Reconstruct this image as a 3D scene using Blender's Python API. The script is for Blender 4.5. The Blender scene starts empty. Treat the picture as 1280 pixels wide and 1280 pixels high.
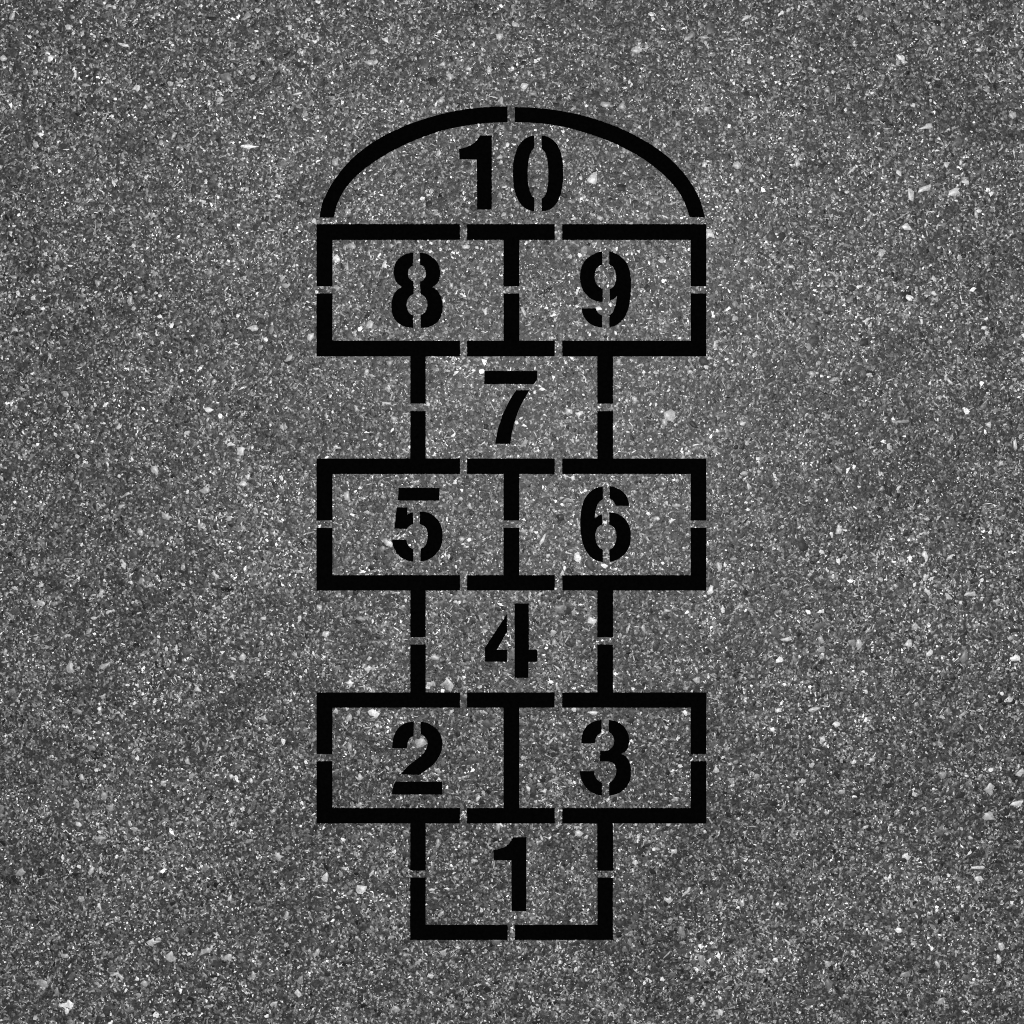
import bpy, math
import numpy as np

# ------------------------------------------------------------------ scale
S = 0.0025                     # one photo pixel on the ground, in metres (the court is about 1.2 m wide)
CX, CY = 640.0, 640.0
PAINT_TOP = 0.0022             # thickness of the paint film above the binder
rng = np.random.default_rng(7)

def W(p):                      # plan position in metres
    return ((p[0]-CX)*S, (CY-p[1])*S)

scene = bpy.context.scene
col = scene.collection

# ------------------------------------------------------------------ materials
def new_mat(name):
    m = bpy.data.materials.new(name); m.use_nodes = True
    nt = m.node_tree; nt.nodes.clear()
    out = nt.nodes.new('ShaderNodeOutputMaterial')
    b = nt.nodes.new('ShaderNodeBsdfPrincipled')
    nt.links.new(b.outputs['BSDF'], out.inputs['Surface'])
    return m, nt, b

def math_node(nt, op, a, b=None, c=None, clamp=False):
    n = nt.nodes.new('ShaderNodeMath'); n.operation = op; n.use_clamp = clamp
    for i, v in enumerate((a, b, c)):
        if v is None: continue
        if isinstance(v, (int, float)): n.inputs[i].default_value = v
        else: nt.links.new(v, n.inputs[i])
    return n.outputs[0]

def coords(nt):
    return nt.nodes.new('ShaderNodeNewGeometry').outputs['Position']

def noise(nt, vec, px, detail=3.0, rough=0.6, dist=0.0, seed=0.0):
    n = nt.nodes.new('ShaderNodeTexNoise'); n.noise_dimensions = '3D'
    mp = nt.nodes.new('ShaderNodeMapping'); mp.inputs['Location'].default_value = (seed*3.1, seed*7.7, seed*1.3)
    nt.links.new(vec, mp.inputs['Vector']); nt.links.new(mp.outputs[0], n.inputs['Vector'])
    n.inputs['Scale'].default_value = 1.0/(px*S); n.inputs['Detail'].default_value = detail
    n.inputs['Roughness'].default_value = rough; n.inputs['Distortion'].default_value = dist
    return n.outputs['Fac']

def voro(nt, vec, px, seed=0.0, rand=1.0):
    v = nt.nodes.new('ShaderNodeTexVoronoi'); v.voronoi_dimensions = '2D'; v.feature = 'F1'
    mp = nt.nodes.new('ShaderNodeMapping'); mp.inputs['Location'].default_value = (seed*2.3, seed*5.1, 0)
    mp.inputs['Rotation'].default_value = (0, 0, seed*1.9)
    nt.links.new(vec, mp.inputs['Vector']); nt.links.new(mp.outputs[0], v.inputs['Vector'])
    v.inputs['Scale'].default_value = 1.0/(px*S); v.inputs['Randomness'].default_value = rand
    sp = nt.nodes.new('ShaderNodeSeparateColor'); nt.links.new(v.outputs['Color'], sp.inputs[0])
    return sp.outputs[0], v.outputs['Distance'], sp.outputs[1]

def maprange(nt, v, a, b, c, d):
    n = nt.nodes.new('ShaderNodeMapRange'); n.clamp = True
    nt.links.new(v, n.inputs[0])
    for i, x in enumerate((a, b, c, d)): n.inputs[i+1].default_value = x
    return n.outputs[0]

def grey(nt, v):
    c = nt.nodes.new('ShaderNodeCombineColor')
    for i in range(3): nt.links.new(v, c.inputs[i])
    return c.outputs[0]

def wear(nt, P):               # worn and binder-rich patches of the surfacing
    a = maprange(nt, noise(nt, P, 170, 4, .65, .6, 23), .34, .66, .78, 1.20)
    b = maprange(nt, noise(nt, P, 42, 3, .6, .6, 2), .32, .68, .74, 1.26)
    c = maprange(nt, noise(nt, P, 12, 2, .6, .6, 5), .3, .7, .80, 1.20)
    return math_node(nt, 'MULTIPLY', math_node(nt, 'MULTIPLY', a, b), c)

# binder with the finest sand in it
m_binder, nt, b = new_mat('asphalt_binder')
P = coords(nt)
wob = nt.nodes.new('ShaderNodeTexNoise'); wob.inputs['Scale'].default_value = 1/(2.5*S); nt.links.new(P, wob.inputs['Vector'])
off = nt.nodes.new('ShaderNodeVectorMath'); off.operation = 'MULTIPLY_ADD'
nt.links.new(wob.outputs['Color'], off.inputs[0]); off.inputs[1].default_value = (2.2*S,)*3
nt.links.new(P, off.inputs[2]); PW = off.outputs[0]
r1, d1, s1 = voro(nt, PW, 2.1, .7)
r2, d2, s2 = voro(nt, PW, 3.6, 2.9)
g1 = math_node(nt, 'POWER', r1, 7.0)
g2 = math_node(nt, 'POWER', r2, 5.0)
dens = maprange(nt, noise(nt, P, 17, 3, .6, .8, 9), .34, .55, .25, 1.0)
fine = maprange(nt, noise(nt, P, 3.0, 3, .75, 0, 3), .27, .73, .004, .048)
sand = math_node(nt, 'MULTIPLY', math_node(nt, 'MULTIPLY_ADD', g1, .42, math_node(nt, 'MULTIPLY', g2, .14)), dens)
v = math_node(nt, 'MULTIPLY', math_node(nt, 'ADD', fine, sand), wear(nt, P))
nt.links.new(grey(nt, v), b.inputs['Base Color'])
b.inputs['Roughness'].default_value = .455
b.inputs['Specular IOR Level'].default_value = .20
hh = math_node(nt, 'ADD', math_node(nt, 'MULTIPLY', noise(nt, P, 3.5, 3, .7, 0, 4), .5), math_node(nt, 'MULTIPLY', noise(nt, P, 9, 2, .6, .5, 6), 1.0))
bm_ = nt.nodes.new('ShaderNodeBump'); bm_.inputs['Strength'].default_value = .9
bm_.inputs['Distance'].default_value = .0022
nt.links.new(hh, bm_.inputs['Height']); nt.links.new(bm_.outputs[0], b.inputs['Normal'])

# crushed stone showing through: the tone of every stone is stored on its points
m_stone, nt, b = new_mat('crushed_stone')
P = coords(nt)
at = nt.nodes.new('ShaderNodeAttribute'); at.attribute_name = 'tone'
n1 = maprange(nt, noise(nt, P, 2.6, 3, .7, .2, 8), .28, .72, .50, 1.40)
n2 = maprange(nt, noise(nt, P, 7, 2, .6, .2, 4), .3, .7, .85, 1.12)
big = maprange(nt, noise(nt, P, 170, 4, .65, .6, 23), .34, .66, .80, 1.18)
mid = maprange(nt, noise(nt, P, 42, 3, .6, .6, 2), .32, .68, .76, 1.24)   # bitumen film thicker in the same patches as the binder
v = math_node(nt, 'MULTIPLY', math_node(nt, 'MULTIPLY', math_node(nt, 'MULTIPLY', math_node(nt, 'MULTIPLY', at.outputs['Fac'], n1), n2), big), mid)
nt.links.new(grey(nt, v), b.inputs['Base Color'])
b.inputs['Roughness'].default_value = .455
nt.links.new(maprange(nt, at.outputs['Fac'], .03, .30, .15, .95), b.inputs['Specular IOR Level'])

# matt black road paint
m_paint, nt, b = new_mat('black_paint')
P = coords(nt)
v = maprange(nt, noise(nt, P, 4, 3, .6, 0, 2), .3, .7, .0006, .0014)
nt.links.new(grey(nt, v), b.inputs['Base Color'])
b.inputs['Roughness'].default_value = 1.0
b.inputs['Specular IOR Level'].default_value = 0.0

# ------------------------------------------------------------------ asphalt: one sheet plus the stones set in it
class Acc:
    def __init__(s): s.v=[]; s.f=[]; s.t=[]; s.m=[]; s.n=0
    def add(s, v, f, tone, mat):       # v (k,3)  f (m,3) triangles
        s.v.append(v); s.f.append(f+s.n); s.t.append(tone); s.m.append(np.full(len(f), mat, np.int32)); s.n += len(v)

acc = Acc()
# sheet: fine middle, long outer strips to the horizon
xs = np.concatenate([[-400,-120,-40,-12], np.linspace(-4,4,41), [12,40,120,400]]).astype(float)
gx, gy = np.meshgrid(xs, xs)
sv = np.stack([gx.ravel(), gy.ravel(), np.zeros(gx.size)], 1)
n = len(xs); i = np.arange(n-1); ii, jj = np.meshgrid(i, i); a = (jj*n+ii).ravel()
tri = np.concatenate([np.stack([a, a+1, a+n+1], 1), np.stack([a, a+n+1, a+n], 1)])
acc.add(sv, tri, np.full(len(sv), .1), 0)

def density_field(x, y, px, seed):      # smooth random field, 0..1
    r = np.random.default_rng(seed); s = np.zeros_like(x)
    for k in range(26):
        ang = r.uniform(0, 2*np.pi); w = 2*np.pi/(px*r.uniform(.6, 1.9)); ph = r.uniform(0, 2*np.pi)
        s += np.cos((x*np.cos(ang)+y*np.sin(ang))*w+ph)
    return 0.5+s/np.sqrt(26)*.5

def pyramids(x, y, rad, asp, rot, tone, h, k=7, rough=.30, plateau=False):
    """flakes of stone: ring just under the binder, faceted top"""
    N = len(x)
    th = (np.arange(k)[None]+rng.uniform(-.36, .36, (N, k)))*2*np.pi/k
    rr = rad[:, None]*np.clip(1+rng.normal(0, rough, (N, k)), .42, 1.7)
    lx = rr*np.cos(th); ly = rr*np.sin(th)/asp[:, None]; lx = lx*np.sqrt(asp)[:, None]; ly = ly*np.sqrt(asp)[:, None]
    c, s = np.cos(rot)[:, None], np.sin(rot)[:, None]
    px = x[:, None]+lx*c-ly*s; py = y[:, None]+lx*s+ly*c
    X = (px-CX)*S; Y = (CY-py)*S
    cx = (x+rng.normal(0, .18, N)*rad-CX)*S; cy = (CY-y+rng.normal(0, .18, N)*rad)*S
    ar = np.arange(k); nx = (ar+1) % k
    if not plateau:
        V = np.zeros((N, k+1, 3)); V[:, :k, 0] = X; V[:, :k, 1] = Y; V[:, :k, 2] = -.00008
        V[:, k, 0] = cx; V[:, k, 1] = cy; V[:, k, 2] = h
        F = np.stack([nx, ar, np.full(k, k)], 1); step = k+1
    else:
        mx = X.mean(1, keepdims=True); my = Y.mean(1, keepdims=True)
        sh = rng.uniform(.80, .95, (N, k))
        V = np.zeros((N, 2*k+1, 3)); V[:, :k, 0] = X; V[:, :k, 1] = Y; V[:, :k, 2] = -.0002
        V[:, k:2*k, 0] = mx+(X-mx)*sh; V[:, k:2*k, 1] = my+(Y-my)*sh
        V[:, k:2*k, 2] = h[:, None]*rng.uniform(.62, 1.0, (N, k))
        V[:, 2*k, 0] = cx; V[:, 2*k, 1] = cy; V[:, 2*k, 2] = h*rng.uniform(.9, 1.05, N)
        F = np.concatenate([np.stack([nx, ar, ar+k], 1), np.stack([nx, ar+k, nx+k], 1),
                            np.stack([nx+k, ar+k, np.full(k, 2*k)], 1)]); step = 2*k+1
    F = (F[None]+(np.arange(N)*step)[:, None, None]).reshape(-1, 3)
    acc.add(V.reshape(-1, 3), F, np.repeat(tone, step), 1)

LO, HI = -520, 1800            # stones are modelled well beyond the frame on every side
def scatter(N, thr_px, seed, amount):
    x = rng.uniform(LO, HI, N); y = rng.uniform(LO, HI, N)
    d = density_field(x, y, thr_px, seed)*.55+density_field(x, y, thr_px*4.5, seed+1)*.45
    keep = rng.uniform(0, 1, N) < np.clip((1-amount)+amount*(d-.25)*2.0, .02, 1)
    return x[keep], y[keep]

# sand-size grains
x, y = scatter(715000, 15, 11, .72); N = len(x)
u = rng.uniform(0, 1, N)
tone = np.where(u < .60, rng.uniform(.007, .072, N), np.where(u < .86, rng.uniform(.060, .22, N), rng.uniform(.26, .95, N)))
rad = np.clip(rng.lognormal(math.log(.92), .32, N), .45, 2.0)
pyramids(x, y, rad, rng.uniform(1, 2.3, N), rng.uniform(0, np.pi, N), tone, np.minimum(rad*S*rng.uniform(.15, .45, N), .0013), k=5)
# grit
x, y = scatter(108700, 24, 21, .7); N = len(x)
u = rng.uniform(0, 1, N)
tone = np.where(u < .22, rng.uniform(.006, .02, N), np.where(u < .70, rng.uniform(.018, .10, N), np.where(u < .86, rng.uniform(.085, .26, N), rng.uniform(.30, .85, N))))
rad = np.clip(rng.lognormal(math.log(1.85), .32, N), 1.1, 4.2); rad = np.where(tone > .3, rad*.92, rad)
pyramids(x, y, rad, rng.uniform(1, 2.0, N), rng.uniform(0, np.pi, N), tone, np.minimum(rad*S*rng.uniform(.10, .26, N), .0015), k=7)
# slivers of flaky stone
x, y = scatter(12500, 30, 31, .5); N = len(x)
tone = rng.uniform(.06, .50, N)
rad = rng.uniform(1.1, 2.1, N)
pyramids(x, y, rad, rng.uniform(4, 9, N), rng.uniform(0, np.pi, N), tone, np.full(N, .0007), k=7, rough=.25)
# coarse stone, mostly dull
x, y = scatter(5100, 60, 41, .4); N = len(x)
u = rng.uniform(0, 1, N)
tone = np.where(u < .66, rng.uniform(.025, .10, N), rng.uniform(.12, .32, N))
rad = np.clip(rng.lognormal(math.log(3.4), .30, N), 2.2, 6.5); rad = np.where(tone > .12, rad*.72, rad)
pyramids(x, y, rad, rng.uniform(1, 1.8, N), rng.uniform(0, np.pi, N), tone, rng.uniform(.0004, .0014, N), k=9, rough=.22, plateau=True)
# pits: low dark flakes with the shade of a hollow put into their tone
x, y = scatter(4600, 60, 51, .6); N = len(x)
pyramids(x, y, np.clip(rng.lognormal(math.log(2.6), .35, N), 1.4, 6), rng.uniform(1, 2.6, N), rng.uniform(0, np.pi, N),
         rng.uniform(.012, .035, N), np.full(N, .0006), k=9, rough=.34)

# the pale stones that stand out, where they lie: x, y, width, height, reflectance, turn (deg)
ST = """16 20 9 8 45 0;84 35 7 7 60 0;63 72 8 9 60 0;4 73 8 6 55 0;136 8 9 5 40 20;154 56 11 4 70 -5;107 107 9 5 35 0;171 110 9 7 55 20
275 125 8 7 45 0;308 21 13 9 28 30;310 183 18 4 75 -4;45 180 8 9 40 0;302 237 5 5 70 0;135 298 4 4 70 0;217 170 3 9 45 -20;146 226 6 5 55 0
284 97 13 10 18 0;316 97 6 7 40 0;94 94 3 9 60 0;43 209 8 4 45 10;124 113 14 5 18 40;121 354 7 9 45 0;42 372 7 6 50 0;162 373 5 12 50 -15
168 386 6 5 60 0;315 410 16 8 65 0;83 494 11 11 32 0;194 586 8 16 52 20;260 513 9 6 70 0;288 556 10 5 60 0;301 565 10 8 60 0;303 605 9 10 55 0
257 613 13 8 40 0;234 541 8 4 50 25;152 633 8 6 45 0;306 347 6 6 50 0;97 534 5 7 60 30;158 618 14 5 40 25;267 477 7 5 50 0;18 412 10 7 40 0
52 753 10 9 55 0;127 740 10 9 50 0;52 731 7 6 60 0;136 765 10 4 60 15;269 719 11 7 45 -40;303 820 9 9 50 0;290 845 7 4 75 0;86 835 10 12 35 0
130 832 13 5 45 25;238 728 5 5 70 0;129 870 8 5 50 30;240 880 10 4 40 40;247 862 8 7 50 0;96 889 8 8 25 0;234 951 7 9 40 0;80 908 6 4 60 -40
115 935 8 7 25 0;175 665 8 8 40 0;117 773 7 3 60 10;237 656 6 4 50 0;80 1257 9 8 85 20;87 1256 7 11 85 0;83 1263 6 7 80 0;213 1198 9 13 45 0
190 1178 14 8 50 0;198 1174 6 6 55 0;257 1188 15 7 35 20;284 1197 8 8 45 0;143 1218 9 4 50 10;151 1221 9 4 50 -40;54 1229 12 7 28 -20;71 1240 7 9 28 0
180 1229 8 8 35 0;99 1030 8 5 50 -10;126 1047 15 4 28 5;183 1061 7 4 65 0;114 1089 11 5 50 55;131 995 8 12 22 0;205 978 7 7 40 0;289 970 5 7 60 0
314 976 5 6 70 0;103 972 6 7 50 0;287 1124 4 9 60 -20;124 1132 6 5 60 0;271 1168 8 3 50 -30;261 1258 9 4 35 0;318 1219 7 10 40 0;130 1091 7 6 35 0
82 1195 9 6 40 0;25 1091 12 7 28 30;276 1247 9 4 28 40;1125 72 9 8 80 0;1130 78 7 4 70 0;1156 235 15 11 58 10;1138 243 9 14 50 0;1195 239 13 8 55 20
1135 283 9 8 70 0;996 205 7 8 60 0;1265 144 10 10 50 0;1160 158 18 5 60 15;1223 63 8 6 50 0;1171 99 9 3 60 -25;1163 108 3 8 50 -10;1065 213 12 4 50 50
1128 270 20 2 40 30;1101 316 13 7 38 10;985 13 6 5 70 0;1041 90 6 4 65 0;1141 132 6 5 70 0;1183 207 7 6 50 0;1016 283 13 3 35 0;1058 240 5 5 60 0
1068 56 7 6 40 0;1034 113 7 7 32 0;1220 268 4 9 40 20;1136 372 9 7 88 -15;1167 367 7 7 70 0;1158 370 5 4 60 0;1086 468 6 5 45 20;1229 410 8 6 75 20
1236 530 7 6 60 20;1269 556 5 13 60 10;1251 579 7 7 50 0;1048 586 12 5 40 -40;1125 527 16 4 34 5;1187 477 9 3 50 -50;1102 611 5 6 45 0;1075 358 6 5 60 0
1015 467 8 6 50 0;990 334 7 4 60 0;1188 549 4 12 35 -20;1042 475 15 4 38 15;836 520 13 13 48 0;830 528 8 8 42 0;1048 664 9 7 65 30;1157 696 7 11 60 0
1187 697 10 5 60 35;1157 720 7 4 65 0;1159 739 6 11 45 25;1213 743 12 7 45 10;1143 783 10 10 50 0;1136 806 9 9 60 0;1085 787 12 3 50 45;1074 805 7 11 50 0
1012 718 7 5 65 0;1105 764 7 4 45 0;1271 823 12 8 75 0;1262 874 8 7 55 0;1018 887 11 6 50 0;973 889 8 5 60 15;1045 905 8 7 60 30;1028 923 6 7 60 0
1161 817 7 9 60 -20;1206 821 9 15 18 -25;983 800 14 4 50 5;1245 751 10 4 40 15;1082 864 7 4 60 -20;1204 892 12 4 40 35;1090 950 6 7 40 0;1027 800 8 6 45 0
1237 987 16 12 44 0;1237 1021 16 11 44 0;1274 966 15 8 68 35;1272 1004 13 6 72 15;1132 1070 11 9 50 30;1221 1085 15 5 60 10;1224 1099 11 7 52 25;1197 1109 6 6 60 0
1112 1096 4 5 72 0;1123 1162 8 8 80 0;1252 1182 7 11 55 15;1247 1201 8 14 60 -10;1082 1033 7 5 65 25;985 1178 10 4 50 -50;970 1200 7 6 65 0;1213 1047 7 5 50 15
1132 1218 12 6 28 0;1175 1252 8 8 30 0;1035 1231 9 11 16 0;1091 1209 7 8 18 0;1172 1206 4 9 42 25;1178 968 10 9 28 0;997 987 7 11 24 0;1018 1152 8 5 32 0
1067 1190 6 6 40 0;1107 1138 9 8 15 0;483 50 9 6 70 -10;461 78 12 7 36 0;469 78 10 5 45 25;376 65 9 3 50 -55;373 117 13 3 45 10;562 96 10 7 50 0
554 80 7 7 40 0;612 88 7 7 60 30;625 46 9 7 50 0;604 39 5 5 50 0;466 108 4 4 70 0;362 34 6 6 50 0;551 126 7 7 40 0;336 41 8 5 35 0
393 277 6 6 70 0;419 203 8 9 35 0;624 197 8 6 55 40;627 203 5 5 60 0;627 128 5 9 45 0;488 228 4 4 50 0;539 240 6 9 45 -20;795 62 12 9 65 0
655 107 8 8 55 0;932 22 11 5 60 25;880 47 11 5 50 5;859 49 8 6 50 40;742 222 9 15 58 -30;758 131 10 7 45 0;778 131 9 8 45 0;881 206 7 6 75 0
922 207 10 9 52 0;921 237 6 6 60 0;847 154 7 9 32 0;812 156 3 12 40 10;888 292 8 12 50 0;943 147 10 4 45 25;820 180 9 7 28 0;643 31 9 5 50 -25
750 273 8 6 50 0;883 136 6 5 50 0;450 1112 13 11 70 15;407 1098 9 11 50 0;538 1220 6 9 60 0;349 1070 8 7 50 0;343 1255 10 7 55 40;373 1242 9 8 60 0
496 1262 11 9 42 30;465 1091 9 4 50 45;555 1190 8 8 40 0;396 1191 4 10 50 -30;539 1112 6 4 60 0;582 1054 9 5 55 0;593 1076 8 4 50 0;623 1034 5 12 50 0
547 1055 4 10 40 -15;450 971 8 7 45 0;450 1006 8 5 45 0;597 998 7 5 60 20;552 1142 10 4 50 40;358 1145 6 8 45 0;433 1256 9 6 28 20;835 1125 9 9 66 0
842 1064 8 5 60 0;794 1078 7 8 60 0;680 989 8 8 60 0;660 985 6 7 65 0;860 1113 14 4 66 45;838 1151 9 7 32 0;851 1166 7 16 22 0;876 1183 7 6 75 0
897 1195 7 7 70 0;952 1213 12 6 65 0;742 1213 7 4 70 35;877 1200 11 12 20 0;928 1129 6 7 50 0;722 1042 9 8 55 0;881 1039 4 4 80 0;865 1250 5 6 60 0
880 1255 6 6 50 0;901 1264 6 8 60 0;805 1052 2 13 50 -20;834 1193 10 2 42 45;700 1202 4 4 70 0;648 1185 6 4 60 0;900 1130 6 14 26 -20;895 962 8 8 62 0
388 422 8 9 60 0;463 406 8 11 45 0;445 510 6 6 60 0;484 504 12 4 60 -10;485 486 7 6 50 0;422 560 12 3 60 5;396 461 8 4 50 0;458 465 4 8 50 -40
535 505 5 5 60 0;400 497 20 2 40 30;492 524 8 8 40 0;434 621 8 9 45 0;469 617 6 5 50 0;587 632 7 7 50 0;440 307 10 9 40 0;421 324 7 7 65 0
564 356 5 8 60 0;582 309 10 5 58 0;712 514 9 9 65 0;724 517 9 8 75 30;654 388 5 12 50 15;793 499 7 5 60 0;721 551 6 6 50 0;863 465 7 4 50 0
708 453 2 9 60 20;486 680 6 7 70 -20;577 674 9 6 55 30;399 760 7 7 50 0;407 793 7 8 60 0;437 854 9 10 58 45;460 836 8 6 50 0;543 822 12 7 42 0
558 857 14 14 52 0;536 855 7 7 50 0;606 789 9 5 50 30;466 891 12 11 60 0;436 897 6 11 40 -30;419 888 7 6 50 0;564 889 6 6 60 0;525 929 13 13 32 0
677 676 4 16 55 -20;722 697 10 10 65 0;685 695 5 5 60 0;757 653 6 5 85 0;740 776 10 8 70 -20;698 761 13 12 22 0;693 803 9 8 33 0;834 763 11 4 50 0
785 786 5 10 50 -25;804 784 6 7 50 0;888 738 11 8 65 15;899 708 7 9 50 0;822 648 9 5 60 -10;697 835 11 2 50 -40;871 838 3 10 50 15;871 850 7 6 50 0
858 860 6 8 50 -20;741 891 9 6 60 0;833 910 4 6 60 0;692 975 12 3 40 15;688 927 3 9 60 -25;778 660 10 4 42 0"""
rows = np.array([[float(t) for t in r.split()] for r in ST.replace('\n', ';').split(';') if r.strip()])
def placed(rows, hh, rough=.30):
    w, h = rows[:, 2], rows[:, 3]
    rad = np.sqrt(w*h)/2*1.08; asp = np.maximum(w/h, .12)
    pyramids(rows[:, 0], rows[:, 1], rad, asp, -np.radians(rows[:, 5]), rows[:, 4]/100*.85, hh, k=8, rough=rough, plateau=True)
placed(rows, rng.uniform(.0014, .0019, len(rows)))
# shade round three of them put into the tone, and other dark spots
dk = np.array([[1136,369,14,14,1.2,0],[1086,467,14,11,1.2,20],[1130,1076,12,5,1.5,0],[1268,788,13,7,1.5,0],[221,905,9,6,1.5,0],[251,492,18,6,3,20],
               [36,390,8,12,3,20],[95,410,6,9,2,0],[44,440,9,5,2,0],[68,297,13,9,4,0],[1078,1105,5,14,3,0],[1016,1110,8,14,4,0],[270,1205,12,10,4,0],
               [1210,295,8,18,4,10],[1205,1180,14,8,4,0],[1270,1140,14,8,4,0],[425,183,16,6,4,0],[378,125,16,12,5,0],[692,205,14,7,6,0],[888,95,14,8,5,0],
               [855,162,9,4,3,30],[1062,490,14,8,4,0],[60,480,9,7,4,0],[1195,440,6,12,5,0],[265,790,12,7,4,20],[1170,1078,12,7,4,0],[691,325,13,15,3.5,0]], float)
w, h = dk[:, 2], dk[:, 3]
pyramids(dk[:, 0], dk[:, 1], np.sqrt(w*h)/2, w/h, -np.radians(dk[:, 5]), dk[:, 4]/100, np.where(dk[:, 4] < 3.7, .0010, .0006), k=11, rough=.38)

V = np.concatenate(acc.v); F = np.concatenate(acc.f); T = np.concatenate(acc.t); M = np.concatenate(acc.m)
me = bpy.data.meshes.new('asphalt')
me.vertices.add(len(V)); me.vertices.foreach_set('co', V.astype(np.float32).ravel())
me.loops.add(len(F)*3); me.loops.foreach_set('vertex_index', F.astype(np.int32).ravel())
me.polygons.add(len(F)); me.polygons.foreach_set('loop_start', (np.arange(len(F))*3).astype(np.int32))
me.polygons.foreach_set('loop_total', np.full(len(F), 3, np.int32))
me.materials.append(m_binder); me.materials.append(m_stone)
me.polygons.foreach_set('material_index', M)
at = me.attributes.new('tone', 'FLOAT', 'POINT'); at.data.foreach_set('value', T.astype(np.float32))
me.update(calc_edges=True)
asphalt = bpy.data.objects.new('asphalt', me); col.objects.link(asphalt)
asphalt['kind'] = 'structure'
asphalt['label'] = 'coarse grey asphalt ground full of pale stone chips'
asphalt['category'] = 'ground'

# ------------------------------------------------------------------ painted shapes
def catmull(p, step=5):
    p = [np.array(q, float) for q in p]
    if len(p) < 3: return p
    q = [2*p[0]-p[1]]+p+[2*p[-1]-p[-2]]; out = []
    for i in range(1, len(q)-2):
        for k in range(step):
            t = k/step
            out.append(.5*((2*q[i])+(-q[i-1]+q[i+1])*t+(2*q[i-1]-5*q[i]+4*q[i+1]-q[i+2])*t*t+(-q[i-1]+3*q[i]-3*q[i+1]+q[i+2])*t**3))
    out.append(p[-1]); return out

def outline(runs, origin=(0, 0), scale=1.0):
    """runs: list of ('C'|'L', [points]) drawn one after the other"""
    pts = []
    for kind, p in runs:
        q = catmull(p) if kind == 'C' else [np.array(a, float) for a in p]
        for a in q:
            a = np.array(origin)+a/scale
            if not pts or np.hypot(*(a-pts[-1])) > .25: pts.append(a)
    if np.hypot(*(pts[0]-pts[-1])) < .25: pts.pop()
    # sprayed through a cut stencil: the edge wanders a little on the rough ground
    out = []; n = len(pts)
    for i in range(n):
        a, b = pts[i], pts[(i+1) % n]; d = b-a; L = np.hypot(*d)
        if L < 1e-6: continue
        m = max(1, int(L/1.6)); nrm = np.array([-d[1], d[0]])/L
        for k in range(m):
            j = rng.normal(0, .14)
            out.append(a+d*k/m+nrm*np.clip(j, -.5, .5))
    return out

def paint_mesh(name, pts, origin_px, parent):
    ox, oy = W(origin_px)
    P = [(W(p)[0]-ox, W(p)[1]-oy) for p in pts]
    area = sum(P[i][0]*P[(i+1) % len(P)][1]-P[(i+1) % len(P)][0]*P[i][1] for i in range(len(P)))
    if area < 0: P.reverse()
    n = len(P); bev = .0004
    from mathutils import Vector
    from mathutils.geometry import tessellate_polygon
    verts = [(x, y, -.0003) for x, y in P]+[(x, y, PAINT_TOP) for x, y in P]
    tri = tessellate_polygon([[Vector((x, y, 0)) for x, y in P]])
    faces = [(i, (i+1) % n, n+(i+1) % n, n+i) for i in range(n)]
    for t in tri:
        a, b, c = (verts[i] for i in t)
        if (b[0]-a[0])*(c[1]-a[1])-(c[0]-a[0])*(b[1]-a[1]) < 0: t = (t[0], t[2], t[1])
        faces.append(tuple(n+i for i in t))
    m = bpy.data.meshes.new(name); m.from_pydata(verts, [], faces); m.materials.append(m_paint); m.update()
    o = bpy.data.objects.new(name, m); col.objects.link(o)
    if parent is not None: o.parent = parent
    return o

def thing(name, label, cat, at_px, group=None):
    o = bpy.data.objects.new(name, None); col.objects.link(o)
    x, y = W(at_px); o.location = (x, y, 0); o.empty_display_size = .05
    o['label'] = label; o['category'] = cat
    if group: o['group'] = group
    return o

# ---- the outline of the court
court = thing('hopscotch_outline', 'black painted hopscotch outline of stencilled lines with an arched top on grey asphalt', 'hopscotch', (639.5, 1174))
O = (639.5, 1174)
arcL = outline([('C', [(95,748),(112,665),(150,580),(200,500),(260,425),(330,357),(420,290),(520,232),(640,178),(760,137),(880,105),(1000,83),(1120,70),(1252,66)]),
                ('C', [(1252,160),(1120,166),(1000,182),(880,205),(760,242),(640,290),(530,345),(430,407),(350,467),(283,533),(235,600),(203,670),(182,748)])], (380,120), 4.923)
arcR = outline([('C', [(18,70),(150,75),(290,92),(430,121),(560,160),(680,207),(790,262),(895,328),(980,395),(1052,472),(1110,553),(1155,640),(1187,745)]),
                ('C', [(1093,745),(1066,665),(1022,583),(958,508),(880,440),(790,375),(690,320),(580,270),(450,225),(320,190),(170,167),(18,160)])], (640,120), 4.923)
paint_mesh('arched_line', arcL, O, court); paint_mesh('arched_line', arcR, O, court)
X0, X1, G0, G1, M0, M1, H0, H1, X2, X3 = 395.8, 415.6, 575.0, 583.8, 629.4, 649.1, 693.4, 702.8, 863.4, 882.7
L0, L1, R0, R1 = 513.0, 532.1, 746.6, 766.2
def lines(name, pts): paint_mesh(name, outline([('L', pts)]), O, court)
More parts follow.
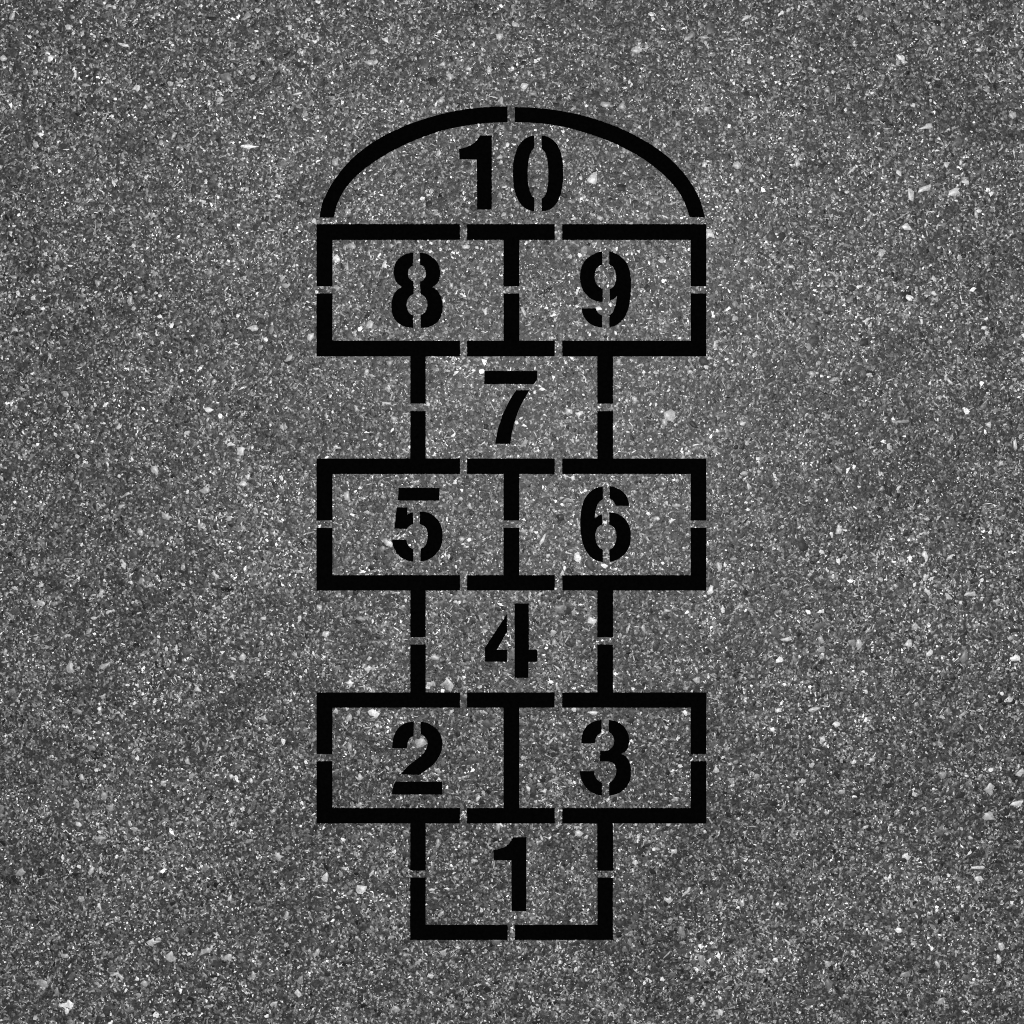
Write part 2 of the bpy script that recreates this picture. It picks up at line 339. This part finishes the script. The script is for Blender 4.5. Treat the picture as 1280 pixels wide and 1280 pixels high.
def row(t0, t1, g0, g1, b0, b1, up, dn, divider_gap):
    """one pair of boxes; up / dn: where the side lines of the single box above / below end"""
    a = [(X0, g0), (X0, t0)]
    b = [(G0, t0), (G0, t1), (X1, t1), (X1, g0)]
    lines('corner_line', a+([(L0, t0), (L0, up), (L1, up), (L1, t0)] if up else [])+b)
    a = [(X3, g0), (X3, t0)]
    b = [(H1, t0), (H1, t1), (X2, t1), (X2, g0)]
    lines('corner_line', a+([(R1, t0), (R1, up), (R0, up), (R0, t0)] if up else [])+b)
    lines('corner_line', [(X0, g1), (X0, b1), (L0, b1), (L0, dn), (L1, dn), (L1, b1), (G0, b1), (G0, b0), (X1, b0), (X1, g1)])
    lines('corner_line', [(X3, g1), (X3, b1), (R1, b1), (R1, dn), (R0, dn), (R0, b1), (H1, b1), (H1, b0), (X2, b0), (X2, g1)])
    if divider_gap:
        lines('divider_line', [(G1, t0), (H0, t0), (H0, t1), (M1, t1), (M1, g0), (M0, g0), (M0, t1), (G1, t1)])
        lines('divider_line', [(G1, b1), (H0, b1), (H0, b0), (M1, b0), (M1, g1), (M0, g1), (M0, b0), (G1, b0)])
    else:
        lines('divider_line', [(G1, t0), (H0, t0), (H0, t1), (M1, t1), (M1, b0), (H0, b0), (H0, b1), (G1, b1), (G1, b0), (M0, b0), (M0, t1), (G1, t1)])
row(280.4, 299.8, 357.8, 367.0, 426.0, 445.4, None, 504.4, True)
row(573.2, 592.4, 650.6, 659.8, 718.9, 738.0, 514.0, 796.4, True)
row(865.5, 884.4, 942.3, 951.4, 1010.0, 1029.0, 805.5, 1088.0, False)
lines('end_line', [(512.8, 1096.8), (512.8, 1174.5), (634.5, 1174.5), (634.5, 1156), (532.1, 1156), (532.1, 1096.8)])
lines('end_line', [(766.0, 1096.8), (766.0, 1174.5), (643.7, 1174.5), (643.7, 1156), (746.8, 1156), (746.8, 1096.8)])

# ---- the numbers
NG = 'stencilled numbers of the hopscotch court'
def number(label, at_px, pieces, origin, scale):
    t = thing('painted_number', label, 'number', at_px, NG)
    for nm, runs in pieces: paint_mesh(nm, outline(runs, origin, scale), at_px, t)
    return t
Z = 1280/120
one = [('L', [(228,278)]), ('C', [(228,278),(300,262),(352,243),(400,203),(440,140)]), ('L', [(580,140),(578,925),(424,925),(420,385),(234,382)])]
number('black stencilled number 1 in the single box at the bottom end', (639,1138), [('digit', one)], (590,1030), 1280/150)
number('black stencilled number 2 in the box left of number 3', (521,993), [
    ('stroke', [('C', [(503,127),(440,135),(370,158),(310,200),(265,260),(237,330),(222,400),(218,480)]), ('L', [(412,480)]), ('C', [(412,480),(425,400),(455,345),(503,308)])]),
    ('stroke', [('C', [(597,127),(660,138),(730,168),(800,218),(850,285),(880,370),(885,440),(868,530),(830,615),(770,690),(700,748),(640,792),(575,838)]),
                ('L', [(335,825)]), ('C', [(335,825),(375,775),(430,720),(500,660),(580,600),(640,540),(675,480),(688,420),(680,370),(650,325),(597,290)])]),
    ('stroke', [('L', [(258,928),(882,928),(882,1097),(213,1097)]), ('C', [(213,1097),(225,1010),(258,928)])])], (470,890), Z)
number('black stencilled number 3 in the box right of number 2', (757,993), [
    ('stroke', [('C', [(500,105),(430,117),(360,145),(300,192),(258,255),(237,330),(232,415)]), ('L', [(410,415)]), ('C', [(410,415),(420,360),(450,305),(500,264)])]),
    ('stroke', [('C', [(598,105),(670,117),(740,146),(800,195),(845,262),(866,340),(863,420),(843,490),(808,530),(757,555)]),
                ('C', [(757,555),(820,590),(860,640),(885,710),(893,790),(885,880),(855,960),(800,1030),(740,1075),(670,1100),(600,1114)]), ('L', [(602,945)]),
                ('C', [(602,945),(650,910),(680,860),(696,800),(695,750),(675,700),(640,670),(570,655),(480,655)]), ('L', [(480,518)]),
                ('C', [(480,518),(550,518),(610,500),(650,455),(668,400),(662,345),(640,300),(598,262)])]),
    ('stroke', [('L', [(213,788)]), ('L', [(397,788)]), ('C', [(397,788),(412,850),(445,905),(505,945)]), ('L', [(505,1114)]),
                ('C', [(505,1114),(430,1095),(350,1060),(290,1000),(245,930),(220,860),(213,788)])])], (705,890), Z)
number('black stencilled number 4 in the single box above numbers 2 and 3', (639,847), [
    ('stroke', [('L', [(567,152),(758,152),(758,770),(870,770),(870,930),(752,930),(752,1142),(567,1142)])]),
    ('stroke', [('L', [(467,290),(467,530),(330,770),(467,770),(467,928),(172,928),(172,742)])])], (590,740), Z)
number('black stencilled number 5 in the box left of number 6', (521,702), [
    ('stroke', [('L', [(305,158),(850,158),(843,327),(290,327)])]),
    ('stroke', [('L', [(278,418),(418,418)]), ('C', [(418,515),(450,495),(495,487)]), ('L', [(497,640)]), ('C', [(497,640),(450,662),(408,706)]), ('L', [(246,698)])]),
    ('stroke', [('C', [(585,473),(650,478),(725,502),(792,550),(848,620),(880,700),(889,790),(882,880),(855,960),(800,1040),(740,1090),(670,1125),(597,1142)]), ('L', [(597,970)]),
                ('C', [(597,970),(642,945),(672,900),(688,840),(690,780),(680,720),(648,670),(585,640)])]),
    ('stroke', [('L', [(213,850),(403,850)]), ('C', [(403,850),(420,905),(450,948),(497,975)]), ('L', [(497,1142)]), ('C', [(497,1142),(420,1125),(350,1095),(290,1040),(245,970),(222,905),(213,850)])])], (470,595), Z)
number('black stencilled number 6 in the box right of number 5', (757,702), [
    ('stroke', [('C', [(518,138),(450,152),(385,183),(325,235),(278,300),(245,390),(225,490),(218,600),(220,710),(235,830),(262,930),(302,1010),(360,1080),(430,1125),(518,1148)]), ('L', [(518,985)]),
                ('C', [(518,985),(470,955),(435,900),(420,840),(418,780),(430,720),(460,675),(510,648)]), ('L', [(505,510)]), ('C', [(505,510),(460,528),(410,567)]),
                ('C', [(410,567),(418,490),(435,410),(465,350),(518,310)])]),
    ('stroke', [('C', [(607,136),(670,148),(738,177),(792,217),(832,270),(858,330),(872,397)]), ('L', [(685,397)]), ('C', [(685,397),(670,355),(645,320),(607,298)])]),
    ('stroke', [('C', [(603,482),(670,490),(742,520),(808,572),(857,640),(882,720),(890,810),(880,900),(855,970),(810,1040),(750,1090),(690,1125),(615,1150)]), ('L', [(603,985)]),
                ('C', [(603,985),(650,955),(680,900),(697,840),(697,780),(685,720),(655,675),(603,643)])])], (705,595), Z)
number('black stencilled number 7 in the single box below numbers 8 and 9', (639,554), [
    ('stroke', [('L', [(165,147),(868,147),(868,265),(830,320),(165,320)])]),
    ('stroke', [('L', [(590,404)]), ('L', [(770,404)]), ('C', [(770,404),(715,490),(658,590),(610,705),(572,820),(545,920),(525,1020),(513,1117)]), ('L', [(311,1117)]),
                ('C', [(311,1117),(325,1020),(350,915),(385,800),(425,695),(475,590),(530,490),(590,404)])])], (590,450), Z)
number('black stencilled number 8 in the box left of number 9', (521,410), [
    ('stroke', [('C', [(495,171),(430,180),(368,203),(310,245),(265,302),(243,370),(238,430),(247,500),(270,555),(302,592),(347,626)]),
                ('C', [(347,632),(300,655),(255,702),(225,765),(208,845),(207,900),(217,980),(243,1045),(288,1098),(350,1140),(420,1162),(495,1172)]), ('L', [(495,1008)]),
                ('C', [(495,1008),(450,980),(420,930),(408,870),(413,820),(435,770),(468,737),(503,718)]), ('L', [(500,550)]),
                ('C', [(500,550),(460,530),(435,490),(427,445),(433,400),(455,365),(495,338)])]),
    ('stroke', [('C', [(588,171),(645,178),(705,200),(762,240),(812,290),(843,350),(855,420),(852,490),(835,550),(800,595),(748,628)]),
                ('C', [(748,632),(798,657),(842,710),(875,780),(889,860),(889,920),(875,1000),(838,1070),(785,1120),(720,1152),(660,1167),(597,1172)]), ('L', [(597,1006)]),
                ('C', [(597,1006),(640,980),(670,935),(686,880),(683,820),(660,768),(630,738),(592,718)]), ('L', [(590,555)]),
                ('C', [(590,555),(632,535),(660,490),(667,445),(657,395),(632,350),(588,330)])])], (470,300), Z)
number('black stencilled number 9 in the box right of number 8', (757,410), [
    ('stroke', [('C', [(507,153),(440,172),(370,205),(302,252),(250,320),(222,400),(213,490),(220,570),(245,650),(290,720),(350,775),(430,812),(515,827)]), ('L', [(517,657)]),
                ('C', [(517,657),(470,630),(430,580),(410,520),(410,460),(425,400),(455,355),(510,328)])]),
    ('stroke', [('C', [(603,153),(660,170),(730,205),(792,257),(845,330),(877,420),(891,520),(893,620),(886,740),(872,850),(842,960),(800,1040),(745,1100),(680,1142),(605,1165)]), ('L', [(605,1005)]),
                ('C', [(605,1005),(640,975),(665,930),(685,870),(697,820),(708,742)]), ('C', [(708,742),(682,770),(652,792),(610,807)]), ('L', [(610,657)]),
                ('C', [(610,657),(652,630),(682,580),(694,520),(692,460),(678,400),(650,355),(603,326)])]),
    ('stroke', [('L', [(235,912),(425,912)]), ('C', [(425,912),(440,950),(465,985),(507,1008)]), ('L', [(507,1167)]), ('C', [(507,1167),(440,1155),(370,1130),(310,1080),(265,1020),(243,960),(235,912)])])], (705,300), Z)
# ten: two digits, the nought cut in two by the stencil bridge
ten = thing('painted_number', 'black stencilled number 10 under the arch at the top end', 'number', (639,263), NG)
one10 = [('L', [(110,290)]), ('C', [(110,290),(150,284),(202,266),(250,240),(285,208),(322,158)]), ('L', [(438,158),(438,896),(292,896),(288,392),(115,392)])]
paint_mesh('digit', outline(one10, (560,150), 8), (639,263), ten)
nought = bpy.data.objects.new('digit', None); col.objects.link(nought); nought.parent = ten; nought.empty_display_size = .03
nought.location = (W((672,263))[0]-W((639,263))[0], 0, 0)
for runs in ([('C', [(862,158),(820,166),(775,187),(735,222),(700,270),(675,335),(658,405),(650,490),(650,570),(657,655),(674,730),(700,797),(740,855),(790,893),(862,914)]), ('L', [(862,782)]),
              ('C', [(862,782),(840,760),(822,722),(806,665),(798,600),(796,530),(800,455),(810,385),(828,325),(862,278)])],
             [('C', [(937,158),(980,165),(1030,188),(1075,228),(1105,275),(1132,340),(1146,420),(1152,520),(1148,620),(1135,710),(1110,788),(1077,845),(1032,887),(985,906),(937,912)]), ('L', [(937,787)]),
              ('C', [(937,787),(965,765),(985,722),(997,660),(1003,580),(1003,500),(997,420),(985,355),(965,315),(937,285)])]):
    paint_mesh('stroke', outline(runs, (560,150), 8), (672,263), nought)

# ------------------------------------------------------------------ light
EL, AZ = math.radians(81), math.radians(18)        # high sun, beyond the arch and a little to the right
d = (math.cos(EL)*math.sin(AZ), math.cos(EL)*math.cos(AZ), math.sin(EL))
from mathutils import Vector
sun = bpy.data.lights.new('sun', 'SUN'); sun.energy = 3.0; sun.angle = math.radians(.6); sun.color = (1, .995, .985)
so = bpy.data.objects.new('sun', sun); col.objects.link(so); so.location = (0, 0, 8)
so.rotation_euler = Vector(d).to_track_quat('Z', 'Y').to_euler()
world = bpy.data.worlds.new('World'); scene.world = world; world.use_nodes = True
nt = world.node_tree; bg = nt.nodes['Background']
sky = nt.nodes.new('ShaderNodeTexSky'); sky.sky_type = 'NISHITA'; sky.sun_disc = False
sky.sun_elevation = EL; sky.sun_rotation = AZ; sky.air_density = 1.0; sky.dust_density = 3.0
hs = nt.nodes.new('ShaderNodeHueSaturation'); hs.inputs['Saturation'].default_value = 0.0   # hazy colourless sky
nt.links.new(sky.outputs[0], hs.inputs['Color']); nt.links.new(hs.outputs[0], bg.inputs['Color'])
bg.inputs['Strength'].default_value = .05
sun.color = (1, 1, 1)

# ------------------------------------------------------------------ camera: straight down
H = 2.45
cam = bpy.data.cameras.new('camera'); cam.sensor_width = 36; cam.lens = 36*H/(1280*S); cam.clip_start = .05; cam.clip_end = 1500
co = bpy.data.objects.new('camera', cam); col.objects.link(co); co.location = (0, 0, H); co.rotation_euler = (0, 0, 0)
scene.camera = co
scene.view_settings.view_transform = 'Standard'; scene.view_settings.look = 'None'
scene.view_settings.gamma = 1; scene.view_settings.use_curve_mapping = False
scene.view_settings.exposure = 0
scene.cycles.use_denoising = False
scene.render.filter_size = 1.0
scene.cycles.pixel_filter_type = 'BLACKMAN_HARRIS'; scene.cycles.filter_width = 1.0
